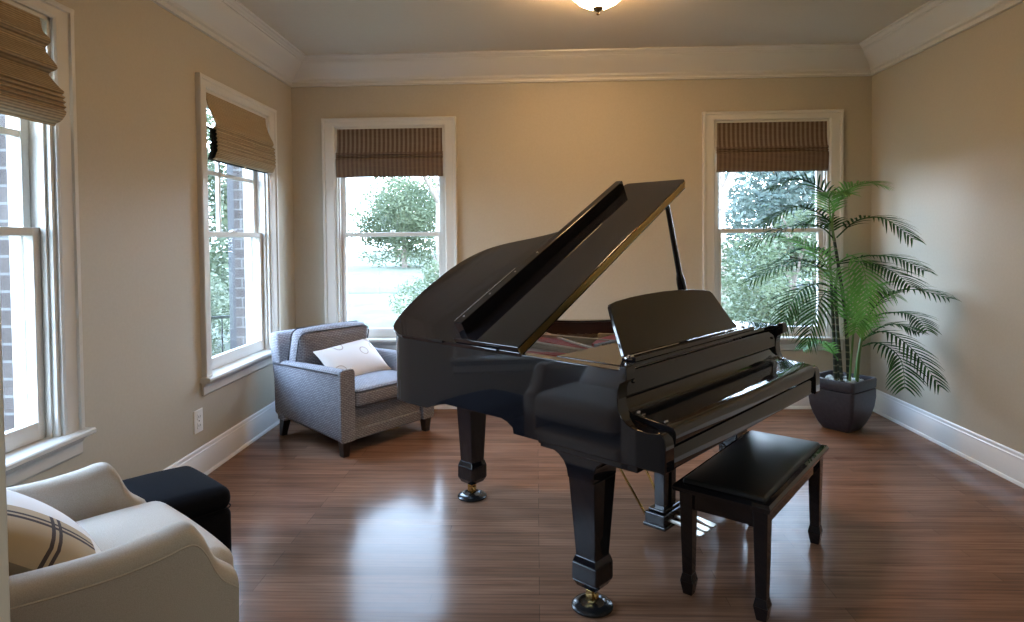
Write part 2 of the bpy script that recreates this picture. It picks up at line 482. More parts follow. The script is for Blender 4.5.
# ------------------------------------------------------------------ windows (local: x along wall, y outwards, z up)
def window(n, x, y, rz, label, muntin):
    r = empty('window_%d' % n, (x, y, 0), rz, label, 'window', kind='structure')
    CW, CH = .100, .068
    b = B()     # casing: flat board with a raised back band
    for sx in (-1, 1):
        e0, e1 = sorted((sx * OW, sx * (OW + CW)))
        b.prism([(sx * OW, 0), (sx * OW, -.012), (sx * (OW + .010), -.018), (sx * (OW + CW - .026), -.020), (sx * (OW + CW - .022), -.030), (sx * (OW + CW - .004), -.032), (sx * (OW + CW), -.026), (sx * (OW + CW), 0)], 'z', OZ0 + .012, OZ1 + CH)
    prof = [(0, OZ1), (-.012, OZ1), (-.018, OZ1 + .01), (-.020, OZ1 + CH - .026), (-.030, OZ1 + CH - .022), (-.0325, OZ1 + CH - .004), (-.0265, OZ1 + CH + .0008), (0, OZ1 + CH + .0008)]
    b.prism(prof, 'x', -OW - CW - .0005, OW + CW + .0005)
    b.build('casing', 'trim', r, angle=25)
    b = B(); b.prism([(-.058, OZ0 - .014), (-.064, OZ0 - .008), (-.064, OZ0 + .006), (-.058, OZ0 + .012), (.05, OZ0 + .012), (.05, OZ0 - .018), (-.05, OZ0 - .018)], 'x', -OW - CW - .022, OW + CW + .022)
    b.build('stool', 'trim', r, angle=25)
    b = B(); b.prism([(0, OZ0 - .100), (-.008, OZ0 - .100), (-.014, OZ0 - .092), (-.014, OZ0 - .045), (-.022, OZ0 - .036), (-.026, OZ0 - .024), (-.026, OZ0 - .018), (0, OZ0 - .018)], 'x', -OW - CW - .004, OW + CW + .004)
    b.build('apron', 'trim', r, angle=25)
    b = B()     # jamb lining, parting stops
    t = .018
    for sx in (-1, 1):
        a0, a1 = sorted((sx * OW, sx * (OW - t)))
        b.box(a0, a1, 0, .19, OZ0, OZ1)
        a0, a1 = sorted((sx * (OW - t), sx * (OW - t - .012)))
        b.box(a0, a1, .02, .045, OZ0, OZ1); b.box(a0, a1, .130, .150, OZ0, OZ1)
    b.box(-OW, OW, 0, .19, OZ1 - t, OZ1); b.box(-OW, OW, .05, .2, OZ0, OZ0 + .012)
    b.build('jamb', 'trim', r, bevel=.002)
    I = OW - t - .002
    mid = 1.452
    def sash(name, y0, y1, z0, z1, st, bot, top, mun):
        b = B()
        b.box(-I, -I + st, y0, y1, z0, z1); b.box(I - st, I, y0, y1, z0, z1)
        b.box(-I + st, I - st, y0, y1, z0, z0 + bot); b.box(-I + st, I - st, y0, y1, z1 - top, z1)
        if mun:
            gx, gz = -I + .34, z1 - .47
            b.box(gx - .012, gx + .012, y0 + .006, y1 - .006, z0 + bot, z1 - top); b.box(-I + st, I - st, y0 + .006, y1 - .006, gz - .014, gz + .014)
        s = b.build(name, 'trim', r, bevel=.003)
        p = B().box(-I + st - .004, I - st + .004, (y0 + y1) / 2 - .002, (y0 + y1) / 2 + .002, z0 + bot - .004, z1 - top + .004).build('pane', 'glass', s, smooth=False)
    sash('lower_sash', .047, .085, OZ0 + .013, mid + .018, .045, .075, .034, False)
    sash('upper_sash', .090, .128, mid - .018, OZ1 - t - .002, .040, .034, .05, muntin)
    b = B(); b.lathe([(.004, 0), (.020, 0), (.020, .008), (.012, .013), (.0, .014)], 16, (0, .066, mid + .018))
    b.tube([(0, .066, mid + .03), (.03, .052, mid + .034)], [.006, .004], 8)
    b.build('sash_lock', 'trim', r)
    return r
W1 = window(1, XL, HL[0], PI / 2, 'double-hung window nearest the camera on the left wall', True)
W2 = window(2, XL, HL[1], PI / 2, 'double-hung window at the far end of the left wall', True)
W3 = window(3, HB[0], YB, 0, 'double-hung window in the back wall left of the piano', False)
W4 = window(4, HB[1], YB, 0, 'double-hung window in the back wall behind the palm', False)

# ------------------------------------------------------------------ woven roman shades
def shade(x, y, rz, m, prof_panel, prof_stack, hw, label, liner, tilt=0):
    """prof: side outline (y, z), front face; the cloth is 6 mm thick"""
    r = empty('woven_shade', (x, y, 0), rz, label, 'window shade')
    def cloth(name, prof, mm, w, off=.006):
        pts = smoothpath([(0, a, c) for a, c in prof], 5)
        back = [Vector((0, p.y + off, p.z)) for p in pts]
        ring = [(p.y, p.z) for p in pts] + [(p.y, p.z) for p in back[::-1]]
        return B().prism(ring, 'x', -w, w).build(name, mm, r, angle=50)
    cloth('shade_panel', prof_panel, m, hw)
    cloth('fold_stack', prof_stack, 'shade_stack' if m == 'shade' else m, hw + .004)
    B().box(-hw + .002, hw - .002, prof_panel[0][0] + .007, prof_panel[0][0] + .035, OZ1 - .045, OZ1 - .020).build('headrail', 'trim', r, bevel=.002)
    if liner:
        q = [(a + .030, c) for a, c in prof_stack]
        cloth('liner', q, 'liner', hw - .002, .022)
    zb = prof_stack[-1][1]
    b = B(); b.lathe([(.003, .02), (.006, .01), (.008, 0), (.0, -.004)], 10, (.02, prof_stack[-1][0] + .010, zb - .012))
    b.build('cord_tassel', 'cord', r)
    return r
flat = [(.004, 2.336), (.004, 2.27), (.002, 2.20), (-.006, 2.15), (-.012, 2.125), (.004, 2.118)]
stack = [(.004, 2.135), (-.012, 2.13), (-.018, 2.115), (-.006, 2.106), (-.020, 2.096), (-.008, 2.086), (-.024, 2.076), (-.022, 2.03), (-.018, 1.97), (-.010, 1.932), (0, 1.928)]
shade(HB[0], YB, 0, 'shade', flat, stack, .440, 'brown woven wood shade on the back window left of the piano', False)
shade(HB[1], YB, 0, 'shade', flat, stack, .440, 'brown woven wood shade on the back window behind the palm', False)
flat2 = [(.004, 2.336), (-.006, 2.26), (-.028, 2.20), (-.052, 2.15), (-.058, 2.128), (-.048, 2.112), (-.028, 2.10)]
stack2 = [(-.004, 2.128), (-.045, 2.11), (-.066, 2.095), (-.058, 2.080), (-.068, 2.068), (-.060, 2.055), (-.070, 2.043), (-.062, 2.031), (-.072, 2.019), (-.063, 2.007), (-.072, 1.995), (-.064, 1.983), (-.070, 1.971), (-.060, 1.950), (-.050, 1.925), (-.035, 1.915)]
shade(XL, HL[1], PI / 2, 'shade_tan', flat2, stack2, .425, 'tan woven wood shade on the far left-wall window, dark liner showing at its side', True)
flat3 = [(.004, 2.336), (-.008, 2.275), (-.036, 2.245), (-.040, 2.225), (-.018, 2.205), (-.030, 2.175), (-.062, 2.135), (-.064, 2.115), (-.030, 2.098), (-.052, 2.065), (-.078, 2.035), (-.070, 2.02)]
stack3 = [(-.030, 2.06), (-.074, 2.038), (-.090, 2.022), (-.080, 2.012), (-.094, 2.002), (-.083, 1.992), (-.096, 1.982), (-.085, 1.972), (-.097, 1.962), (-.086, 1.952), (-.096, 1.942), (-.090, 1.925), (-.072, 1.905), (-.052, 1.895), (-.045, 1.885)]
shade(XL, HL[0], PI / 2, 'shade_tan', flat3, stack3, .405, 'brown woven wood shade in deep folds on the left-wall window nearest the camera', False)

# ------------------------------------------------------------------ outlet
r = empty('wall_outlet', (XL, 3.665, .34), PI / 2, 'white wall outlet on the left wall above the baseboard', 'outlet')
B().prism([(-.048, 0), (-.048, -.004), (-.042, -.007), (.042, -.007), (.048, -.004), (.048, 0)], 'z', -.068, .068).build('cover_plate', 'plastic', r, bevel=.002)
for z in (-.026, .026):
    s = B().prism([(-.020, z - .018), (.020, z - .018), (.024, z), (.020, z + .018), (-.020, z + .018), (-.024, z)], 'y', -.0095, -.006).build('socket', 'plastic', r, bevel=.001)
    b = B(); b.box(-.010, -.007, -.0102, -.009, z - .007, z + .007); b.box(.007, .010, -.0102, -.009, z - .006, z + .006)
    b.build('slot', 'slot', s, smooth=False)
B().lathe([(.004, 0), (.003, .0015), (0, .0018)], 10).build('screw', 'steel', r).matrix_local = Matrix.Translation((0, -.007, 0)) @ Matrix.Rotation(PI / 2, 4, 'X')

# ------------------------------------------------------------------ ceiling light
r = empty('ceiling_light', (.365, 3.66, ZC), 0, 'lit alabaster bowl ceiling light with a bronze finial', 'ceiling light')
B().lathe([(0, 0), (.075, 0), (.078, -.012), (.060, -.028), (.018, -.034), (.012, -.10), (0, -.10)], 40).build('ceiling_canopy', 'bronze', r)
bowl = [(.004, -.172), (.035, -.170), (.075, -.158), (.115, -.135), (.150, -.100), (.168, -.068), (.176, -.060)]
bowl2 = [(a - .006 if a > .01 else a, z + .006) for a, z in bowl[::-1]]
B().lathe(bowl + bowl2, 48).build('glass_bowl', 'lampglass', r)
B().lathe([(.0, -.150), (.030, -.168), (.032, -.174), (.024, -.182), (.012, -.190), (.006, -.194), (.005, -.198), (.010, -.202), (.010, -.207), (.004, -.212), (0, -.213)], 24).build('finial', 'bronze', r)

# ------------------------------------------------------------------ grand piano (local x = bass to treble, y = keyboard to tail)
TH = .7145
pn = empty('grand_piano', (.2907, 2.1426, 0), PI / 2 - TH, 'black lacquered baby grand piano with its lid propped open and front flap folded back', 'piano')
W = 1.48
out = [(0, .30), (0, .8), (0, 1.14)] + [tuple(p[:2]) for p in smoothpath([(0, 1.20, 0), (.015, 1.285, 0), (.075, 1.355, 0), (.2, 1.405, 0), (.38, 1.435, 0), (.55, 1.44, 0), (.69, 1.41, 0), (.80, 1.33, 0), (.87, 1.20, 0), (.92, 1.08, 0), (.985, .965, 0), (1.08, .87, 0), (1.21, .77, 0), (1.34, .66, 0), (1.425, .55, 0), (1.47, .42, 0)], 4)] + [(W, .30)]
def offset(path, d):
    res = []
    for i, p in enumerate(path):
        a = Vector(path[max(i - 1, 0)]); c = Vector(path[min(i + 1, len(path) - 1)])
        t = (c - a).normalized(); res.append((p[0] + t.y * d, p[1] - t.x * d))
    return res
def wbot(v):
    pts = [(-1, .632), (.512, .632), (.517, .655), (.535, .668), (.57, .682), (.93, .680), (1.0, .660), (1.05, .640), (9, .635)]
    for (a, x), (c, y) in zip(pts, pts[1:]):
        if a <= v <= c: return x + (y - x) * (v - a) / (c - a)
def shell(path_o, path_i, zb, zt):
    b = B(); rings = []
    for o_, i_ in zip(path_o, path_i):
        z0 = zb(o_[1]) if callable(zb) else zb
        rings.append([(*o_, z0), (*o_, zt), (*i_, zt), (*i_, z0)])
    return b.loft(rings)
# refine the straight spine so the lower edge can curve
outr = []
for p, q in zip(out, out[1:]):
    n = max(1, int((Vector(q) - Vector(p)).length / .03))
    for k in range(n): outr.append((p[0] + (q[0] - p[0]) * k / n, p[1] + (q[1] - p[1]) * k / n))
outr.append(out[-1])
outs = [p for p in outr if p[1] < .517]
k_ = max(i for i, p in enumerate(outr[:len(outr) // 2]) if p[1] < .512)
outr[k_ + 1:k_ + 1] = [(0, .512), (0, .5172)]
inr = offset(outr, .052)
shell(outr, inr, wbot, .952).build('rim', 'black', pn, bevel=.004, seg=2, keep=lambda p: abs(p.y - .30) < .002)
inr2 = offset(outr, .0525); inr3 = offset(outr, .060)
shell(inr2, inr3, .80, .944).build('inner_rim', 'mahog', pn, angle=40)
cheek = [(.30, .952), (.02, .952), (.012, .966), (-.006, .968), (-.012, .960), (-.012, .918), (.000, .910), (.014, .902), (.022, .880), (.024, .845), (.020, .815), (.008, .788), (-.012, .772), (-.04, .762), (-.08, .759), (-.12, .760), (-.145, .764), (-.157, .760), (-.166, .745), (-.169, .72), (-.169, .640), (-.163, .632), (.30, .632)]
for u0, u1 in ((0, .058), (W - .058, W)):
    B().prism([(v_ + (.010 if u0 == 0 and v_ < -.10 else 0), w_) for v_, w_ in cheek], 'x', u0, u1).build('cheek', 'black', pn, bevel=.004, keep=lambda p: abs(p.y - .30) < .002)
B().box(.045, W - .045, -.15, .515, .6325, .655).build('keybed', 'black', pn, bevel=.003)
B().box(.03, W - .03, -.035, .400, .600, .633).build('keybed_frame', 'black', pn, bevel=.004)
b = B()   # braces under the soundboard, seen only as a dark underside
for (u0, v0, u1, v1) in ((.08, .5, .35, 1.36), (.5, .5, .52, 1.38), (1.1, .5, .75, 1.3)):
    d = Vector((u1 - u0, v1 - v0, 0)); n = Vector((-d.y, d.x, 0)).normalized() * .035
    c = [Vector((u0, v0, 0)) + n, Vector((u0, v0, 0)) - n, Vector((u1, v1, 0)) - n, Vector((u1, v1, 0)) + n]
    b.prism([(p.x, p.y) for p in c], 'z', .70, .79)
b.build('under_brace', 'satin', pn)
inner_poly = offset(outr, .058)
B().prism([(max(.055, p[0]), p[1]) for p in inner_poly] + [(1.42, .12), (.058, .12)], 'z', .795, .81).build('soundboard', 'plate', pn, smooth=False)

# iron plate with openings left between its struts, strings and felt over it
ip = offset(outr, .075)
pl = [(p[0], p[1]) for p in ip]
B().prism(pl + [(1.405, .10), (.075, .10)], 'z', .846, .860).build('iron_plate', 'plate', pn, bevel=.004)
b = B()
for (u0, v0, u1, v1) in ((.52, .50, .60, 1.30), (.85, .50, .75, 1.18), (1.12, .48, .98, .80)):
    d = Vector((u1 - u0, v1 - v0, 0)); n = Vector((-d.y, d.x, 0)).normalized() * .014
    c = [Vector((u0, v0, 0)) + n, Vector((u0, v0, 0)) - n, Vector((u1, v1, 0)) - n, Vector((u1, v1, 0)) + n]
    b.prism([(p.x, p.y) for p in c], 'z', .856, .892)
b.build('plate_strut', 'plate', pn, bevel=.005)
def strip(name, m, pts, hw, z0, z1):
    pts = [Vector((*p, 0)) for p in pts]; L1 = []; L2 = []
    for i, p in enumerate(pts):
        t = (pts[min(i + 1, len(pts) - 1)] - pts[max(i - 1, 0)]).normalized(); n = Vector((-t.y, t.x, 0)) * hw
        L1.append((p + n).to_tuple()[:2]); L2.append((p - n).to_tuple()[:2])
    return B().prism(L1 + L2[::-1], 'z', z0, z1).build(name, m, pn, bevel=.002)
strip('felt_strip', 'felt', [(.545, .47), (.66, .76), (.80, 1.08)], .042, .861, .876)
strip('felt_strip', 'felt', [(.50, .56), (.42, .72), (.37, .86), (.33, 1.1)], .030, .861, .871)
strip('felt_strip', 'felt', [(.72, .60), (.86, .66), (1.0, .68), (1.2, .62)], .045, .861, .888)
strip('bridge', 'plate', [(.575, .44), (.705, .76), (.87, 1.09)], .008, .861, .886)
b = B()
for k in range(40):
    u = .12 + 1.24 * k / 39
    v1 = min(1.30, max(.5, 1.30 - max(0, u - .7) * 1.15)); du = .10 * (1 - k / 39)
    b.tube([(u, .16, .884), (u + du, v1 - .04, .880)], .0007, 4, False)
tag(b.build('string', 'strings', pn, smooth=False), kind='stuff')
for k in range(26):
    u = .62 + .72 * k / 25
    d = B().rbox(.010, .018, .010, .004, 0, None, (u, .545, .896), m=2, k=2).build('damper', 'damper', pn)
# lid: built flat then swung about the spine
AL = R(28.65)
LT = Matrix.Translation((0, 0, .965)) @ Matrix.Rotation(-AL, 4, 'Y')
HV = .467
lid = [(-.012, HV), (-.012, 1.0)] + [tuple(p[:2]) for p in smoothpath([(-.012, 1.21, 0), (.012, 1.305, 0), (.075, 1.368, 0), (.2, 1.418, 0), (.38, 1.45, 0), (.56, 1.455, 0), (.70, 1.425, 0), (.80, 1.36, 0), (.87, 1.25, 0), (.93, 1.10, 0), (1.0, .975, 0), (1.09, .885, 0), (1.22, .785, 0), (1.35, .675, 0), (1.45, .57, 0), (1.50, HV, 0)], 5)]
lo = B().prism(lid, 'z', -.022, 0).build('lid', 'black', pn, bevel=.004); lo.matrix_local = LT
fl = B().prism([(-.008, HV), (1.51, HV), (1.525, HV + .01), (1.525, .83), (1.51, .845), (-.008, .845)], 'z', .002, .024).build('lid_flap', 'black', pn, bevel=.004); fl.matrix_local = LT
lip = B().prism([(.025, .792), (1.425, .792), (1.430, .797), (1.430, .832), (1.425, .837), (.025, .837)], 'z', .024, .084).build('flap_lip', 'black', pn, bevel=.004); lip.matrix_local = LT
b = B(); b.box(-.008, 1.505, HV - .0022, HV + .004, .0030, .0170); b.box(-.008, 1.495, HV - .0022, HV + .004, -.0120, -.0010); b.box(-.008, 1.495, HV - .0005, HV + .003, -.002, .004)
o = b.build('lid_hinge', 'gold', pn, angle=30); o.matrix_local = LT
b = B(); b.box(.03, .47, .834, .840, .0835, .0865)
o = b.build('lip_strip', 'steel', pn, bevel=.001); o.matrix_local = LT
for s in (.07, .25, .44, .62):
    o = B().lathe([(.006, 0), (.005, .003), (0, .004)], 10, (s, .815, .084)).build('screw', 'steel', pn); o.matrix_local = LT
for v_ in (.62, .95):   # butt hinges that join lid and rim
    b = B(); b.tube([(-.014, v_ - .035, .958), (-.014, v_ + .035, .958)], .006, 10); b.box(-.006, .02, v_ - .035, v_ + .035, .950, .957)
    b.build('rim_hinge', 'satin', pn)
# prop stick
tip = LT @ Vector((1.335, .50, -.022)); foot = Vector((1.405, .50, .952))
d = (tip - foot)
kn = foot + d * .33
b = B(); b.tube([foot, foot + d * .32, foot + d * .36, foot + d * .40, tip], [.024, .024, .022, .0155, .0125], 12)
b.build('lid_prop', 'satin', pn)
B().box(1.375, 1.435, .47, .53, .950, .957).build('prop_plate', 'brass', pn, bevel=.002)
# music desk
BE = R(30)
DT = Matrix.Translation((0, .100, .968)) @ Matrix.Rotation(-BE, 4, 'X')
dk = [(.160, 0), (1.142, 0), (1.142, .015), (1.120, .045)] + [(1.075, .190), (1.062, .202)] + [(1.0, .212), (.88, .224), (.76, .230), (.64, .232), (.50, .230), (.38, .225), (.27, .216), (.226, .208), (.216, .198), (.204, .165)]
B().prism(dk, 'y', 0, .016).build('music_desk', 'black', pn, bevel=.003).matrix_local = DT
b = B(); b.box(.14, 1.20, .055, .100, .955, .963); b.box(.14, 1.20, .040, .056, .955, .972)
b.build('desk_ledge', 'black', pn, bevel=.003)
for u in (.155, 1.15):
    b = B(); b.tube([(u - .02, .078, .966), (u + .03, .078, .966)], .004, 8); b.lathe([(.007, 0), (.007, .012), (0, .014)], 10, (u, .078, .962))
    b.build('desk_hinge', 'steel', pn)
B().box(.060, 1.42, .036, .34, .938, .955).build('music_shelf', 'black', pn, bevel=.003)
# name board, closed fallboard, key slip
B().prism([(.062, .846), (1.418, .846), (1.418, .905), (1.408, .925), (1.39, .934), (.09, .934), (.072, .925), (.062, .905)], 'y', .026, .045).build('name_board', 'black', pn, bevel=.004)
for u in (.10, 1.375):
    o = B().lathe([(.006, 0), (.006, .004), (.003, .008), (0, .009)], 12).build('board_knob', 'satin', pn)
    o.matrix_local = Matrix.Translation((u, .026, .895)) @ Matrix.Rotation(PI / 2, 4, 'X')
fb = [(.060, .838), (.044, .840), (.038, .832), (.032, .818), (.020, .803), (.0, .793), (-.03, .788), (-.09, .782), (-.150, .777), (-.166, .772), (-.174, .762), (-.176, .748), (-.174, .722), (-.168, .716), (-.150, .716), (-.150, .755), (-.03, .768), (.010, .776), (.035, .795), (.055, .820)]
fb = [(v_ + (.012 if v_ < -.1 else 0), w_) for v_, w_ in fb]
B().prism(fb, 'x', .0595, W - .0595).build('fallboard', 'black', pn, bevel=.002)
for u in (.068, W - .09):
    b = B(); b.tube([(u, -.006, .7955), (u + .022, -.006, .7955)], .0045, 8); b.box(u, u + .022, -.03, -.006, .789, .7945)
    b.build('fallboard_hinge', 'steel', pn)
    B().tube([(u, -.118, .785), (u + .016, -.118, .785)], .004, 8).build('fallboard_pin', 'steel', pn)
B().prism([(-.152, .708), (-.156, .700), (-.156, .640), (-.150, .634), (-.132, .634), (-.132, .708)], 'x', .0595, W - .0595).build('key_slip', 'black', pn, bevel=.003)
B().box(.060, W - .060, -.10, .06, .656, .715).build('key_frame', 'satin', pn, smooth=False)
# legs
def pleg(cx, cy, corbel):
    top = .505 if corbel else .64
    b = B()
    b.frustum((cx + .004, cy), (.045, .045), .200, (cx + .006, cy), (.070, .060), top)
    b.frustum((cx + .003, cy), (.042, .042), .085, (cx + .003, cy), (.056, .056), .112)
    b.frustum((cx + .003, cy), (.056, .056), .112, (cx + .004, cy), (.056, .055), .178)
    b.frustum((cx + .004, cy), (.056, .055), .178, (cx + .004, cy), (.047, .047), .204)
    o = b.build('leg', 'black', pn, bevel=.003)
    c = B(); c.lathe([(.0, .088), (.018, .088), (.018, .075), (.012, .070), (.012, .060), (0, .060)], 16, (cx, cy, 0))
    c.box(cx - .020, cx - .014, cy - .014, cy + .014, .028, .070); c.box(cx + .014, cx + .020, cy - .014, cy + .014, .028, .070); c.box(cx - .02, cx + .02, cy - .014, cy + .014, .062, .072)
    cs = c.build('caster', 'brass', o, bevel=.0015)
    w = B(); w.lathe([(0, -.012), (.022, -.012), (.026, -.008), (.026, .008), (.022, .012), (0, .012)], 20)
    w.build('caster_wheel', 'brass', cs).matrix_local = Matrix.Translation((cx, cy, .043)) @ Matrix.Rotation(PI / 2, 4, 'Y')
    return o
def corbel(u0, u1):
    B().prism([(.43, .634), (.43, .602), (.396, .601), (.360, .594), (.330, .582), (.305, .562), (.290, .535), (.284, .503), (.168, .503), (.164, .54), (.150, .57), (.120, .592), (.08, .601), (.08, .634)], 'x', u0, u1).build('leg_block', 'black', pn, bevel=.004)
corbel(.052, .205); corbel(W - .205, W - .052)
b = B(); b.box(.40, .66, 1.22, 1.385, .625, .70); b.build('leg_block', 'black', pn, bevel=.01)
LEGS = ((.122, .225), (W - .122, .225), (.525, 1.318))
pleg(*LEGS[0], True); pleg(*LEGS[1], True); pleg(*LEGS[2], False)
# pedal lyre
LU = .865
for du in (-.035, .035):
    b = B(); b.frustum((LU + du, .335), (.020, .026), .115, (LU + du, .335), (.026, .032), .602)
    b.build('lyre_post', 'black', pn, bevel=.004)
b = B(); b.box(LU - .095, LU + .095, .285, .390, .060, .115); b.box(LU - .080, LU + .080, .295, .380, .115, .130); b.box(LU - .102, LU + .102, .278, .397, .045, .064)
b.build('pedal_box', 'black', pn, bevel=.006)
for du in (-.055, .005, .065):
    b = B(); pts = smoothpath([(LU + du, .29, .085), (LU + du, .22, .082), (LU + du, .15, .070), (LU + du, .115, .066)], 5)
    rings = []
    for i, p in enumerate(pts):
        t = i / (len(pts) - 1); hw = .010 + .012 * min(1, max(0, t - .35) / .35)
        if t > .9: hw *= .75
        rings.append([(p.x - hw, p.y, p.z - .004), (p.x + hw, p.y, p.z - .004), (p.x + hw, p.y, p.z + .004), (p.x - hw, p.y, p.z + .004)])
    b.loft(rings).build('pedal', 'pedal', pn, bevel=.002)
for du in (-.015, .0, .02):
    B().tube([(LU + du, .372, .11), (LU + du, .372, .61)], .0035, 8).build('pedal_rod', 'brass', pn)
for du in (-.10, .09):
    B().tube([(LU + du * .8, .395, .09), (LU + du * 1.4, .80, .70)], .006, 10).build('lyre_brace', 'brass', pn)
# caster cups stand on the floor under the casters
PM = pn.matrix_basis.copy()
for (cu, cv), lab in zip(LEGS, ('black caster cup under the front bass leg, nearest the camera', 'black caster cup under the piano leg behind the bench', 'black caster cup under the tail leg beside the grey armchair')):
    p = Matrix.Translation(pn.location) @ Matrix.Rotation(PI / 2 - TH, 4, 'Z') @ Vector((cu, cv, 0))
    o = B().lathe([(0, .001), (.074, .001), (.079, .004), (.079, .010), (.072, .017), (.055, .023), (.050, .024), (.045, .018), (.0, .0165)], 40).build('caster_cup', 'rubber', loc=(p.x, p.y, 0))
    tag(o, lab, 'caster cup', 'piano caster cups')

# ------------------------------------------------------------------ piano bench
c = Matrix.Translation(pn.location) @ Matrix.Rotation(PI / 2 - TH, 4, 'Z') @ Vector((.832, -.118, 0))
bn = empty('piano_bench', (c.x, c.y, 0), PI / 2 - TH + R(4), 'black piano bench with a padded leather top before the keyboard', 'bench')
B().rbox(.395, .158, .016, .012, .014, None, (0, 0, .446), bottom=False).build('seat_pad', 'vinyl', bn)
b = B()
ring = []
for (hx, hy, z) in ((.408, .170, .412), (.424, .182, .418), (.427, .185, .428), (.427, .185, .434), (.418, .178, .445), (.398, .160, .447), (.380, .145, .436), (.38, .145, .412)):
    ring.append([(-hx, -hy, z), (hx, -hy, z), (hx, hy, z), (-hx, hy, z)])
b.loft(ring, False, True, True).build('seat_frame', 'black', bn, angle=30)
b = B(); b.box(-.385, .385, -.152, -.134, .343, .405); b.box(-.385, .385, .134, .152, .343, .405); b.box(-.385, -.367, -.134, .134, .343, .405); b.box(.367, .385, -.134, .134, .343, .405)
b.build('apron', 'black', bn, bevel=.003)
b = B(); b.box(-.37, .37, -.14, .14, .405, .413); b.build('bottom_panel', 'satin', bn, smooth=False)
for sx in (-1, 1):
    for sy in (-1, 1):
        x, y = sx * .372, sy * .141
        b = B()
        b.frustum((x, y), (.020, .020), .085, (x, y), (.029, .027), .410)
        b.frustum((x, y), (.027, .027), .055, (x, y), (.020, .020), .088)
        b.frustum((x, y), (.018, .018), .002, (x, y), (.027, .027), .057)
        b.build('leg', 'black', bn, bevel=.003)

# ------------------------------------------------------------------ grey armchair (local x = sitter's left..right across the front, y = forward)
E_, G_ = Vector((.605, .796, 0)), Vector((.797, -.603, 0))
FL = Vector((-1.264, 4.046, 0))
ctr = FL + E_ * .35 - G_ * .33
ga = empty('armchair', ctr, math.atan2(-E_.y, -E_.x), 'grey woven upholstered armchair in the corner between the windows', 'armchair')
def arm(sx):
    # side panel with its top roll: outer face leans a little outward to the top
    rings = []
    for (y, zt, zb, xo) in ((-.42, .548, .16, .395), (-.15, .553, .14, .398), (.20, .560, .115, .400), (.365, .562, .100, .400)):
        xi = .300
        w = xo - xi
        r = [(xo - .012, zb), (xo, zb + .02), (xo + .006, zt - .035), (xo - .002, zt - .014), (xo - .02, zt - .002), (xo - w / 2, zt + .004), (xi + .02, zt - .002), (xi + .004, zt - .016), (xi, zt - .04), (xi, zb + .02), (xi + .01, zb)]
        rings.append([(sx * a, y, z) for a, z in r])
    o = B().loft(rings).build('arm', 'tweed', ga, angle=60)
    f = B().prism([(sx * a, z) for a, z in ((.394, .098), (.407, .12), (.410, .545), (.404, .566), (.385, .574), (.318, .574), (.300, .566), (.294, .545), (.294, .12), (.30, .098))], 'y', .362, .388)
    tag(f.build('arm_front', 'tweed', o, bevel=.008), 'plain upholstered facing of the arm')
    b = B(); b.tube([(sx * .404, -.42, .532), (sx * .408, .0, .540), (sx * .409, .362, .544)], .005, 6)
    b.build('piping', 'tweed_pipe', o)
for sx in (1, -1): arm(sx)
rings = []
for (z, yf, yb, hx) in ((.13, -.30, -.41, .392), (.30, -.31, -.425, .396), (.55, -.345, -.462, .400), (.70, -.375, -.492, .398), (.735, -.388, -.497, .392), (.745, -.405, -.485, .380)):
    rings.append([(-hx, yb + .02, z), (-hx + .02, yb, z), (hx - .02, yb, z), (hx, yb + .02, z), (hx, yf - .015, z), (hx - .015, yf, z), (-hx + .015, yf, z), (-hx, yf - .015, z)])
B().loft(rings).build('back', 'tweed', ga, angle=50)
b = B(); b.box(-.296, .296, -.33, .355, .125, .30); b.build('seat_base', 'tweed', ga, bevel=.012)
b = B(); b.box(-.298, .298, .345, .366, .095, .165); tag(b.build('front_rail', 'tweed', ga, bevel=.008), 'plain band along the bottom of the seat front')
sc_ = B().rbox(.292, .352, .062, .035, .020, .012, (0, .045, .365)).build('seat_cushion', 'tweed', ga)
def outline(hx, hy, r, n=6):
    pts = []
    for cx, cy, a0 in ((hx - r, hy - r, 0), (-hx + r, hy - r, 90), (-hx + r, -hy + r, 180), (hx - r, -hy + r, 270)):
        for k in range(n + 1): pts.append((cx + r * math.cos(R(a0 + 90 * k / n)), cy + r * math.sin(R(a0 + 90 * k / n))))
    return pts
for z in (.412, .318):
    p = [(x, y + .045, z) for x, y in outline(.288, .352, .04)]
    B().tube(p + p[:1], .0055, 6).build('piping', 'tweed_pipe', sc_)
T = Matrix.Translation((0.050, -.258, .570)) @ Matrix.Rotation(R(76), 4, 'X')
bc = B().rbox(.305, .208, .066, .055, .060, .014, (0, 0, 0), T).build('back_cushion', 'tweed', ga)
for z in (-.050, .050):
    p = [T @ Vector((x, y, z)) for x, y in outline(.302, .206, .06)]
    B().tube(p + p[:1], .0045, 6).build('piping', 'tweed_pipe', bc)
for sx in (1, -1):
    b = B(); b.frustum((sx * .355, .345), (.022, .022), .002, (sx * .355, .345), (.030, .030), .10); b.build('leg', 'espresso', ga, bevel=.003)
    b = B(); b.frustum((sx * .350, -.395), (.020, .020), .002, (sx * .350, -.36), (.030, .030), .15); b.build('leg', 'espresso', ga, bevel=.003)

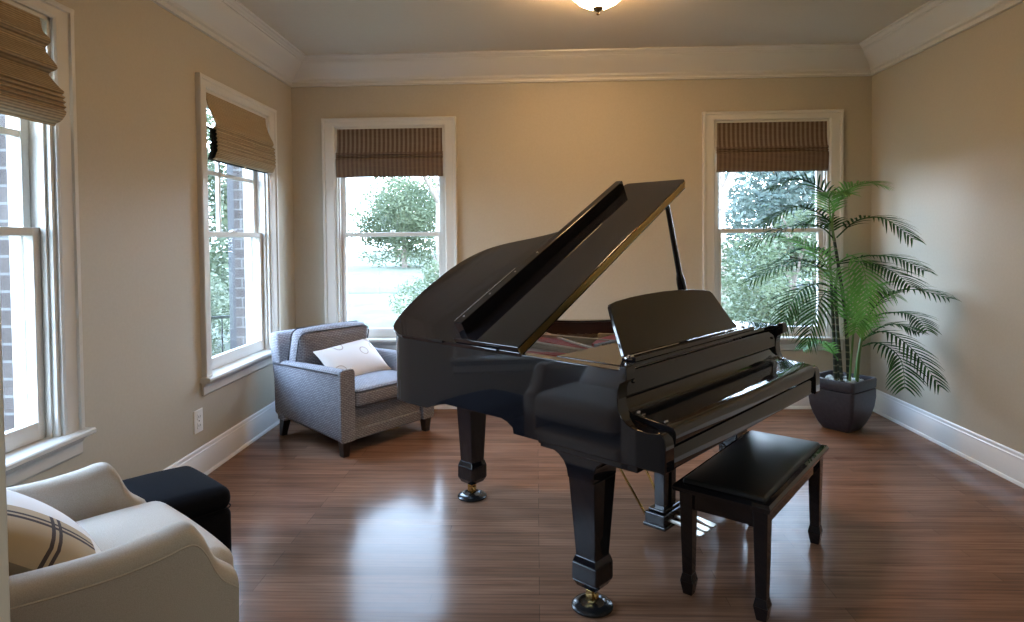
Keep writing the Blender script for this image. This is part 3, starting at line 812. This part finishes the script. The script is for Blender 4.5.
# scroll-patterned cushion lying on the grey armchair
m = mat('white_scroll_print', (.72, .69, .68), .9)
v = coords(m, (1, 1, 1)); N, L, b_ = nodes(m)
vo = N.new('ShaderNodeTexVoronoi'); vo.inputs['Scale'].default_value = 7.5; L.new(v, vo.inputs['Vector'])
dv = math_(m, 'ABSOLUTE', math_(m, 'SUBTRACT', vo.outputs['Distance'], .33))
ln = math_(m, 'LESS_THAN', math_(m, 'ADD', dv, math_(m, 'MULTIPLY', noise(m, v, 9), .05)), .052)
setcol(m, mixc(m, math_(m, 'MULTIPLY', ln, .75), (.74, .71, .70), (.36, .27, .22)))
T = Matrix.Translation((-.005, -.035, .528)) @ Matrix.Rotation(R(4), 4, 'Z') @ Matrix.Rotation(R(46), 4, 'X') @ Matrix.Rotation(R(5), 4, 'Y')
gw = ga.matrix_basis if False else Matrix.Translation(ctr) @ Matrix.Rotation(math.atan2(-E_.y, -E_.x), 4, 'Z')
o = B().pillow(.53, .33, .12).build('throw_pillow', m); o.matrix_world = gw @ T
tag(o, 'white cushion with brown scroll print on the grey armchair', 'cushion')

# ------------------------------------------------------------------ oatmeal armchair nearest the camera (local y = the way it faces)
D_ = Vector((.64, .768, 0))
tc = (-1.3655, 1.774, 0)
RZ = math.atan2(D_.y, D_.x) - PI / 2
ta = empty('armchair', tc, RZ, 'oatmeal linen armchair with sloping arms at the lower left', 'armchair')
# arm side outline (y, z)
side = [tuple(p[1:]) for p in smoothpath([(0, -.46, .675), (0, -.38, .655), (0, -.2, .630), (0, -.02, .617), (0, .10, .622), (0, .165, .632), (0, .195, .626), (0, .220, .592), (0, .240, .545), (0, .262, .505), (0, .290, .478), (0, .308, .462)], 5)]
for sx in (1, -1):
    b = B(); rings = []
    for (y, z) in side:
        hw = .050
        rings.append([(sx * (.355 + a), y + dy, z + dz) for a, dz, dy in ((.046, -z + .06, 0), (.048, -.10, 0), (.052, -.045, 0), (.048, -.022, .0), (.030, -.004, 0), (0, .002, 0), (-.026, -.004, 0), (-.042, -.022, 0), (-.044, -.05, 0), (-.044, -z + .06, 0))])
    o = b.loft(rings).build('arm', 'linen', ta, angle=60)
    wl = [(sx * .4075, y, z - .048) for y, z in side[::2]]
    B().tube(wl, .0028, 6).build('welt', 'linen', o)
B().rbox(.312, .33, .10, .03, 0, None, (0, .015, .16)).build('seat_base', 'linen', ta)
tsc = B().rbox(.300, .36, .078, .055, .030, .02, (0, -.005, .405)).build('seat_cushion', 'linen', ta)
p = [(x, y - .005, .405 - .045) for x, y in outline(.298, .362, .06)]
B().tube(p + p[:1], .0045, 6).build('welt', 'linen', tsc)
rings = []
for (z, yf, yb, hx) in ((.06, -.30, -.43, .395), (.40, -.30, -.45, .40), (.70, -.33, -.48, .395), (.82, -.355, -.48, .385), (.855, -.38, -.47, .365), (.862, -.41, -.45, .34)):
    rings.append([(-hx, yb + .03, z), (-hx + .03, yb, z), (hx - .03, yb, z), (hx, yb + .03, z), (hx, yf - .03, z), (hx - .03, yf, z), (-hx + .03, yf, z), (-hx, yf - .03, z)])
B().loft(rings).build('back', 'linen', ta, angle=60)
for sx in (1, -1):
    for y in (.29, -.38):
        b = B(); b.frustum((sx * .35, y), (.020, .020), .002, (sx * .35, y), (.027, .027), .07); b.build('leg', 'espresso', ta, bevel=.003)

# white pillow with a plaid lower half
m = mat('white_plaid_print', (.78, .76, .74), .9)
v = coords(m); N, L, b_ = nodes(m); t = N.new('ShaderNodeTexCoord'); s_ = sepxyz(m, t.outputs['Object'])
def lines(a, per, wd, off=0):
    return math_(m, 'LESS_THAN', math_(m, 'PINGPONG', math_(m, 'ADD', a, off), per), wd)
lx = math_(m, 'MAXIMUM', lines(s_[0], .075, .0055), lines(s_[0], .075, .005, .02))
lz = math_(m, 'MAXIMUM', lines(s_[2], .075, .0055), lines(s_[2], .075, .005, .02))
pl_ = mixc(m, math_(m, 'MAXIMUM', lx, lz), (.42, .33, .22), (.05, .035, .035))
setcol(m, mixc(m, math_(m, 'MULTIPLY', math_(m, 'GREATER_THAN', s_[0], .09), math_(m, 'GREATER_THAN', s_[2], -.13)), (.74, .725, .72), pl_))
tw = Matrix.Translation(tc) @ Matrix.Rotation(RZ, 4, 'Z')
o = B().pillow(.52, .46, .20).build('throw_pillow', m)
o.matrix_world = tw @ Matrix.Translation((.030, -.130, .590)) @ Matrix.Rotation(R(50), 4, 'X')
tag(o, 'white pillow with tan plaid leaning in the oatmeal armchair', 'cushion')

# ------------------------------------------------------------------ black ottoman
D2 = D_; R_ = Vector((D_.y, -D_.x, 0))
oc = D2 * .895 + R_ * -2.828
ot = empty('ottoman', (oc.x, oc.y, 0), RZ, 'soft black fabric ottoman beside the oatmeal armchair under the window', 'ottoman')
B().rbox(.215, .260, .130, .035, 0, None, (0, 0, .172)).build('body', 'black_fabric', ot)
oc_ = B().rbox(.218, .262, .050, .045, .030, None, (0, 0, .338), bottom=False).build('seat_cushion', 'black_fabric', ot)
p = [(x, y, .302) for x, y in outline(.216, .260, .04)]
B().tube(p + p[:1], .003, 6).build('piping', 'black_fabric', oc_)
for sx in (1, -1):
    for sy in (1, -1):
        B().frustum((sx * .17, sy * .22), (.018, .018), .002, (sx * .17, sy * .22), (.024, .024), .05).build('leg', 'espresso', ot, bevel=.003)

# ------------------------------------------------------------------ potted palm
PX, PY = 2.212, 4.665
pp = empty('potted_palm', (PX, PY, 0), 0, 'tall feathery palm in a square charcoal pot in the back right corner', 'potted plant')
PR = Matrix.Rotation(R(36.5), 4, 'Z')
def sq(h, z, r=.18, n=5):
    pts = []
    rr = h * r
    for cx, cy, a0 in ((1, 1, 0), (-1, 1, 90), (-1, -1, 180), (1, -1, 270)):
        for k in range(n + 1):
            a = R(a0 + 90 * k / n)
            pts.append(PR @ Vector((cx * (h - rr) + rr * math.cos(a), cy * (h - rr) + rr * math.sin(a), z)))
    return pts
prof = [(.088, .002), (.097, .006), (.122, .05), (.146, .11), (.162, .175), (.170, .245), (.169, .300), (.160, .306), (.168, .310), (.171, .318), (.172, .372), (.169, .379), (.158, .379), (.154, .372), (.150, .34), (.146, .30)]
pot = B().loft([sq(h, z, .16) for h, z in prof]).build('pot', 'pot', pp, angle=40)
B().loft([sq(.148, .325), sq(.148, .345), sq(.10, .352), sq(.03, .354)]).build('soil', 'soil', pot)
b = B(); rnd = random.Random(5)
for k in range(46):
    a, q = rnd.uniform(0, 2 * PI), .14 * math.sqrt(rnd.random()); c = Vector((q * math.cos(a), q * math.sin(a), .352))
    rr = rnd.uniform(.010, .022)
    b.lathe([(.001, -rr * .6), (rr * .8, -rr * .4), (rr, 0), (rr * .7, rr * .5), (.001, rr * .7)], 7, c)
tag(b.build('moss', 'moss', pot), kind='stuff')
def W_(p): return Vector(p) - Vector((PX, PY, 0))
# canes (world points)
canes = [((2.19, 4.62, .34), (2.175, 4.63, .62), (2.15, 4.64, .95), .012, .009, 'cane'),
         ((2.165, 4.655, .34), (2.15, 4.66, .70), (2.13, 4.66, 1.10), .014, .010, 'cane'),
         ((2.200, 4.69, .34), (2.19, 4.69, .72), (2.17, 4.68, 1.05), .0135, .010, 'cane'),
         ((2.250, 4.64, .34), (2.225, 4.65, .85), (2.15, 4.66, 1.39), .015, .010, 'cane'),
         ((2.295, 4.62, .34), (2.315, 4.62, .58), (2.37, 4.64, .81), .013, .009, 'greencane'),
         ((2.320, 4.70, .34), (2.33, 4.68, .50), (2.35, 4.66, .66), .010, .008, 'greencane'),
         ((2.15, 4.66, 1.37), (2.135, 4.655, 1.5), (2.15, 4.65, 1.62), .011, .007, 'greencane'),
         ((2.13, 4.66, 1.08), (2.12, 4.66, 1.3), (2.12, 4.66, 1.52), .010, .006, 'greencane'),
         ((2.17, 4.68, 1.04), (2.18, 4.67, 1.12), (2.18, 4.66, 1.21), .010, .008, 'greencane'),
         ((2.235, 4.60, .34), (2.245, 4.60, .5), (2.27, 4.62, .7), .009, .007, 'greencane')]
for a, m_, c, r0, r1, mm in canes:
    p = smoothpath([W_(a), W_(m_), W_(c)], 8)
    B().tube(p, [r0 + (r1 - r0) * i / (len(p) - 1) for i in range(len(p))], 9).build('cane', mm, pp)
def frond(pts, L, m_, seed, width=.0155, sag=.75, n=18, start=.14):
    rnd = random.Random(seed)
    P = smoothpath([W_(p) for p in pts], 14)
    # even steps along the curve
    acc = [0]
    for a, c in zip(P, P[1:]): acc.append(acc[-1] + (c - a).length)
    tot = acc[-1]
    def at(s):
        s = max(0, min(tot, s))
        for i in range(len(P) - 1):
            if acc[i + 1] >= s:
                f = (s - acc[i]) / max(1e-9, acc[i + 1] - acc[i]); return P[i].lerp(P[i + 1], f), (P[i + 1] - P[i]).normalized()
        return P[-1], (P[-1] - P[-2]).normalized()
    b = B()
    q = [at(tot * k / 24)[0] for k in range(25)]
    b.tube(q, [.0055 * (1 - .85 * k / 24) for k in range(25)], 6)
    Z = Vector((0, 0, 1))
    for k in range(n):
        t = start + (1 - start) * (k + .3) / n
        p, tg = at(tot * t)
        side_ = tg.cross(Z)
        if side_.length < .2: side_ = tg.cross(Vector((0, 1, 0)))
        side_.normalize(); up = side_.cross(tg).normalized()
        ll = L * 1.34 * (.55 + .9 * math.sin(PI * min(1, (t - start) / (1 - start) * .8 + .16))) * .72
        if t > .9: ll *= 1.05 - (t - .9) * 3
        for sg in (-1, 1):
            ll_ = ll * rnd.uniform(.88, 1.1)
            d = (side_ * sg * math.cos(R(34)) + tg * math.sin(R(36 + 26 * t)) + up * rnd.uniform(.06, .24)).normalized()
            wv = d.cross(up).normalized()
            c = Vector(p); dirn = Vector(d); row = []
            S = 6
            for j in range(S + 1):
                f = j / S
                wd = width * .5 * (min(1, f * 4 + .25)) * (1 - f ** 2.2) + .0004
                fold = dirn.cross(wv).normalized() * wd * .35
                row.append((c - wv * wd - fold * 0, c + fold, c + wv * wd))
                dirn = (dirn + Vector((0, 0, -1)) * sag * .16 * (.4 + f)).normalized()
                c = c + dirn * ll_ / S
            vs = [[b._v(Vector((min(x.x, 2.685 - PX), min(x.y, 5.10 - PY), x.z))) for x in r] for r in row]
            for j in range(S):
                for i in range(2): b.face([vs[j][i], vs[j][i + 1], vs[j + 1][i + 1], vs[j + 1][i]])
    o = b.build('frond', m_, pp, angle=180)
    return o
F = [
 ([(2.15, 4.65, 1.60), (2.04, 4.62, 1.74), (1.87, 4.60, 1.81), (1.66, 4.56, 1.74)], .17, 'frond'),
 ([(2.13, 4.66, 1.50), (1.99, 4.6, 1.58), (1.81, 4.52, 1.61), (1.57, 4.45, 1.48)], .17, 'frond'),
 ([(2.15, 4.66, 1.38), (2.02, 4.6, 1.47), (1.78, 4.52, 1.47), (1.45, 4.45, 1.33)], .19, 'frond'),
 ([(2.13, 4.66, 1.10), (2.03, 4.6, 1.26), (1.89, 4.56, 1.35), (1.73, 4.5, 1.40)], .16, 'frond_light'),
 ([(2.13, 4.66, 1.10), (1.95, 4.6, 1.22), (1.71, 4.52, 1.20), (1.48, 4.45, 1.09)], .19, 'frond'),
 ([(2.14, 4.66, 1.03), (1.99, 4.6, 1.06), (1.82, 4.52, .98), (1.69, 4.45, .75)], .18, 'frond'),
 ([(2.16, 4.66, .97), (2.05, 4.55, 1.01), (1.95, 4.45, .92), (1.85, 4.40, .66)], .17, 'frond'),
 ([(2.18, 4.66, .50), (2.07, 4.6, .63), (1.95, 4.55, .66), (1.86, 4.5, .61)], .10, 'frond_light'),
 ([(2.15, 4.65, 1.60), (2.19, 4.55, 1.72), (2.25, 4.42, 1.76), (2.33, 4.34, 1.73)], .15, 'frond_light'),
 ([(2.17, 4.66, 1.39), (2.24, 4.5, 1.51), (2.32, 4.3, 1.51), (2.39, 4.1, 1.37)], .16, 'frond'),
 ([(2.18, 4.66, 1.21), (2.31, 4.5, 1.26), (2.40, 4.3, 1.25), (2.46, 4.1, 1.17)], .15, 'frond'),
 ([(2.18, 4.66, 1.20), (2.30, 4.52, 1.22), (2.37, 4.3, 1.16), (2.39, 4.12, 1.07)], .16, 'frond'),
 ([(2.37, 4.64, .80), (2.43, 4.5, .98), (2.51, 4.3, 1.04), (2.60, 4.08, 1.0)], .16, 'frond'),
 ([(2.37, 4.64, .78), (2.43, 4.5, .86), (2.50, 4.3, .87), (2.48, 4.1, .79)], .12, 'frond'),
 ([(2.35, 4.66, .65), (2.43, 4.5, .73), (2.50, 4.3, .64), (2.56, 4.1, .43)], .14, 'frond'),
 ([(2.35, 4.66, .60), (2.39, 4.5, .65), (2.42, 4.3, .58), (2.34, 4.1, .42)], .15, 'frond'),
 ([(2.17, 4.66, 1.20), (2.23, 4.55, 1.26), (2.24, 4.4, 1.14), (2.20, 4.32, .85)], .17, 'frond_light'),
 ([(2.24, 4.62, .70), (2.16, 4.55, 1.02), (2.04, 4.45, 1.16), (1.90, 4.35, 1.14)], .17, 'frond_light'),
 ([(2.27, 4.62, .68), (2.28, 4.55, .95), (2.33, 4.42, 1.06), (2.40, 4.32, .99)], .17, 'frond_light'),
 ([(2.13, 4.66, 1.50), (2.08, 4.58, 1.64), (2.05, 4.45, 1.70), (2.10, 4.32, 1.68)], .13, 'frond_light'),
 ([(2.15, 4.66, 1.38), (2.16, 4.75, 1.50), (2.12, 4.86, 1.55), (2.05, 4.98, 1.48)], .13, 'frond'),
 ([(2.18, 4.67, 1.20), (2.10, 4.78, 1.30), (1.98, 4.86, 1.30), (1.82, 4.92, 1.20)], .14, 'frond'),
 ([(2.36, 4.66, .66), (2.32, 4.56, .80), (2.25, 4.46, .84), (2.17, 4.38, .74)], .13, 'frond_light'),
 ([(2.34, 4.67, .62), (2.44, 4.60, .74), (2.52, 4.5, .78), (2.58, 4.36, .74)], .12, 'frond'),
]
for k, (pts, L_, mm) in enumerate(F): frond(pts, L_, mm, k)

# ------------------------------------------------------------------ outdoors
GZ = -.45
b = B()
for i in range(1): b.box(-90, 90, -40, 120, GZ - .1, GZ)
tag(b.build('lawn', 'lawn', smooth=False), 'sunlit pale green lawn beyond the windows', 'lawn', kind='structure')
b = B(); pts = [(-40, 24), (-14, 22.5), (0, 22), (20, 23), (45, 26)]
P = smoothpath([(x, y, 0) for x, y in pts], 6)
b.prism([(p.x, p.y) for p in P] + [(p.x, p.y + 2.6) for p in P[::-1]], 'z', GZ, GZ + .02)
tag(b.build('road', 'road', smooth=False), 'grey drive crossing the lawn', 'road', kind='structure')
def leafmesh(seed, n_, rx, rz, size_, flat=0, hollow=.55, lobes=9):
    n, size = int(n_ * 2.4), size_ * .55
    rnd = random.Random(seed); b = B()
    lob = [(Vector((rnd.gauss(0, .45), rnd.gauss(0, .45), rnd.uniform(-.65, .7))), rnd.uniform(.35, .6)) for _ in range(lobes)]
    for k in range(n):
        c, r = rnd.choice(lob)
        d = Vector((rnd.gauss(0, 1), rnd.gauss(0, 1), rnd.gauss(0, 1))).normalized() * r * rnd.uniform(hollow, 1.0)
        q = c + d; p = Vector((q.x * rx, q.y * rx, q.z * rz))
        a = Vector((rnd.gauss(0, 1), rnd.gauss(0, 1), rnd.gauss(0, .6))).normalized()
        u = a.cross(Vector((rnd.gauss(0, 1), rnd.gauss(0, 1), rnd.gauss(0, 1)))).normalized()
        s = size * rnd.uniform(.6, 1.3)
        vs = [b._v(p - a * s), b._v(p + u * s * .4), b._v(p + a * s), b._v(p - u * s * .4)]
        b.face(vs)
    return b
def branches(b, p, d, L, r, depth, rnd):
    q = p + d * L
    b.tube([p, p + d * L * .5 + Vector((rnd.uniform(-.04, .04), rnd.uniform(-.04, .04), 0)) * L, q], [r, r * .85, r * .7], 6)
    if depth == 0: return
    for k in range(3 if depth > 1 else 2):
        e = (d + Vector((rnd.uniform(-.75, .75), rnd.uniform(-.75, .75), rnd.uniform(-.1, .5)))).normalized()
        branches(b, p + d * L * rnd.uniform(.6, 1), e, L * rnd.uniform(.55, .75), r * .55, depth - 1, rnd)
def tree(x, y, rx, rz, trunk, m_, n, size, seed, label, cat='tree', group='trees beyond the lawn', name='tree', lobes=9):
    r = empty(name, (x, y, GZ), 0, label, cat, group)
    cz = trunk + rz * .8
    o = leafmesh(seed, n, rx, rz, size, lobes=lobes).build('crown', m_, r, smooth=False); o.location = (0, 0, cz)
    b = B(); rnd = random.Random(seed + 50)
    branches(b, Vector((0, 0, 0)), Vector((0, 0, 1)), max(trunk, .5) + rz * .5, max(.03, rx * .05), 2, rnd)
    b.build('trunk', 'bark', r)
    return r
def bare(x, y, h, seed, label, group='trees beyond the lawn'):
    r = empty('bare_tree', (x, y, GZ), 0, label, 'tree', group)
    b = B(); rnd = random.Random(seed)
    branches(b, Vector((0, 0, 0)), Vector((rnd.uniform(-.08, .08), 0, 1)).normalized(), h * .42, h * .022, 4, rnd)
    b.build('trunk', 'bark', r)
    o = leafmesh(seed, 500, h * .32, h * .34, .13, hollow=.1, lobes=12).build('crown', 'leafB', r, smooth=False); o.location = (0, 0, h * .66)
# seen through the back window left of the piano
tree(-9.0, 43, 4.1, 3.7, -.25, 'leafA', 11000, .21, 1, 'round full green tree across the lawn, left back window', lobes=26)
tree(-20.5, 50, 3.6, 5.2, 1.5, 'leafB', 2600, .34, 2, 'pale loose tree left of the round green tree')
tree(.6, 54, 3.8, 5.5, 1.5, 'leafB', 2600, .34, 3, 'pale loose tree right of the round green tree')
bare(-4.6, 31, 9, 4, 'bare branching tree right of the round green tree')
bare(-11.6, 31, 8.5, 5, 'bare branching tree left of the round green tree')
tree(-2.1, 13.5, 1.15, .85, .05, 'leafA', 2600, .085, 6, 'low green shrub near the glass, left back window', 'shrub', None, 'shrub')
far = None
for k, (x, y, sc_k) in enumerate(((-30, 66, 1.0), (-15.5, 70, .9), (-1.5, 74, 1.0), (12, 67, .9), (25, 68, .9), (38, 66, .9))):
    if far is None: far = tree(x, y, 4.6, 5.6, .2, 'leafB', 3000, .45, 31, 'pale tree in the far row along the edge of the lawn', lobes=16); t = far
    else: t = copy_tree(far); t.location = (x, y, GZ); t.rotation_euler = (0, 0, k * 1.3); t.scale = (sc_k, sc_k, sc_k)
    t['group'] = 'far row of pale trees'
# seen through the back window behind the palm
tree(5.2, 13.0, 1.7, 1.35, .1, 'leafA', 5200, .10, 7, 'bushy green shrub filling the lower right back window', 'shrub', None, 'shrub')
tree(2.2, 10.6, 1.0, .95, .05, 'leafB', 2600, .085, 8, 'pale yellow-green shrub at the lower left of the right back window', 'shrub', None, 'shrub')
tree(9.2, 21, 3.3, 4.4, 1.0, 'leafC', 5200, .22, 9, 'blue-green evergreen seen above the palm through the right back window')
tree(5.0, 28, 2.0, 2.6, .5, 'leafA', 2600, .22, 10, 'small green tree behind the shrubs, right back window')
bare(4.6, 16, 9, 11, 'bare trunk at the left edge of the right back window')
# seen through the left windows
tree(-6.6, 10.6, 1.7, 2.9, .6, 'leafA', 5200, .13, 12, 'leafy green tree outside the far left-wall window')
tree(-11.2, 14.4, 2.4, 3.6, .8, 'leafB', 3800, .17, 13, 'pale green tree behind the railing, far left-wall window')
tree(-5.2, 8.6, 1.0, .75, .05, 'leafB', 2600, .075, 14, 'low pale shrub behind the railing, far left-wall window', 'shrub', None, 'shrub')
tree(-9.8, 6.4, 2.2, 3.2, .5, 'leafA', 3800, .15, 15, 'green tree outside the left-wall window nearest the camera')
r = empty('porch_railing', (-3.75, 6.55, GZ), R(35), 'thin black iron railing outside the far left-wall window', 'railing')
for z in (1.02, .12):
    B().box(-1.4, .55, -.018, .018, z, z + .03).build('rail', 'iron', r, bevel=.003)
for x in (-1.4, -.42, .53):
    B().box(x - .02, x + .02, -.02, .02, .001, 1.07).build('post', 'iron', r, bevel=.003)
for k in range(15):
    if k in (0, 14): continue
    x = -1.4 + k * .137
    if abs(x + .42) < .05: continue
    B().box(x - .007, x + .007, -.007, .007, .14, 1.03).build('baluster', 'iron', r, smooth=False)
for wn in (W1, W2):
    B().box(OW + .03, OW + .40, VEN + .003, VEN + .06, OZ0 - .03, OZ1 + .05).build('shutter', 'shutter', wn, bevel=.006)

# ------------------------------------------------------------------ light
w = bpy.data.worlds.new('World'); sc.world = w; w.use_nodes = True
N, L = w.node_tree.nodes, w.node_tree.links
bg = N['Background']
t = N.new('ShaderNodeTexCoord'); s = N.new('ShaderNodeSeparateXYZ'); L.new(t.outputs['Generated'], s.inputs[0])
cr = N.new('ShaderNodeValToRGB'); e = cr.color_ramp.elements
e[0].position = 0; e[0].color = (.74, .87, 1.05, 1); e[1].position = .7; e[1].color = (.44, .66, 1, 1)
L.new(s.outputs[2], cr.inputs[0]); L.new(cr.outputs[0], bg.inputs['Color'])
bg.inputs['Strength'].default_value = SKY = 15.0
def light(name, kind, loc, rot, energy, color=(1, 1, 1), **kw):
    d = bpy.data.lights.new(name, kind); d.energy = energy; d.color = color
    for k, v_ in kw.items(): setattr(d, k, v_)
    o = bpy.data.objects.new(name, d); col.objects.link(o); o.location = loc; o.rotation_euler = rot
    return o
light('sun', 'SUN', (0, -5, 12), (R(42), 0, R(18)), 3.0, (1, .95, .86), angle=R(1))
for x, y, rz in ((HB[0], YB + .22, 0), (HB[1], YB + .22, 0), (XL - .22, HL[0], PI / 2), (XL - .22, HL[1], PI / 2)):
    o = light('window_portal', 'AREA', (x, y, 1.45), (R(-90), 0, rz), 1, shape='RECTANGLE', size=.9, size_y=1.75)
    o.data.cycles.is_portal = True
light('hall_fill_light', 'AREA', (.6, -1.3, ZC - .03), (0, 0, 0), 32, (.90, 1, .93), shape='RECTANGLE', size=1.4, size_y=.9)  # added soft fill from behind the camera, no known fixture in the hall

# ------------------------------------------------------------------ camera
cd = bpy.data.cameras.new('camera'); cam = bpy.data.objects.new('camera', cd); col.objects.link(cam)
f, pi_, ya, ro, ppy = 632.898, -.0255, .0383, -.0102, 255.6
Fd = Vector((math.sin(-ya) * math.cos(pi_), math.cos(ya) * math.cos(pi_), math.sin(pi_)))
Rr = Vector((math.cos(ya), math.sin(ya), 0)); Uu = Rr.cross(Fd)
R2 = Rr * math.cos(ro) + Uu * math.sin(ro); U2 = -Rr * math.sin(ro) + Uu * math.cos(ro)
cam.matrix_world = Matrix(((R2.x, U2.x, -Fd.x, 0), (R2.y, U2.y, -Fd.y, 0), (R2.z, U2.z, -Fd.z, 1.4), (0, 0, 0, 1)))
cd.sensor_width = 36; cd.lens = 36 * f / 1024; cd.shift_y = -(311 - ppy) / 1024
cd.clip_start = .05; cd.clip_end = 300
sc.camera = cam
vs = sc.view_settings
vs.view_transform = 'Standard'; vs.look = 'None'; vs.gamma = 1; vs.use_curve_mapping = False
vs.exposure = 0.75
sc.cycles.use_denoising = True
sc.cycles.max_bounces = 10; sc.cycles.diffuse_bounces = 6; sc.cycles.transparent_max_bounces = 12
sc.cycles.sample_clamp_indirect = 8
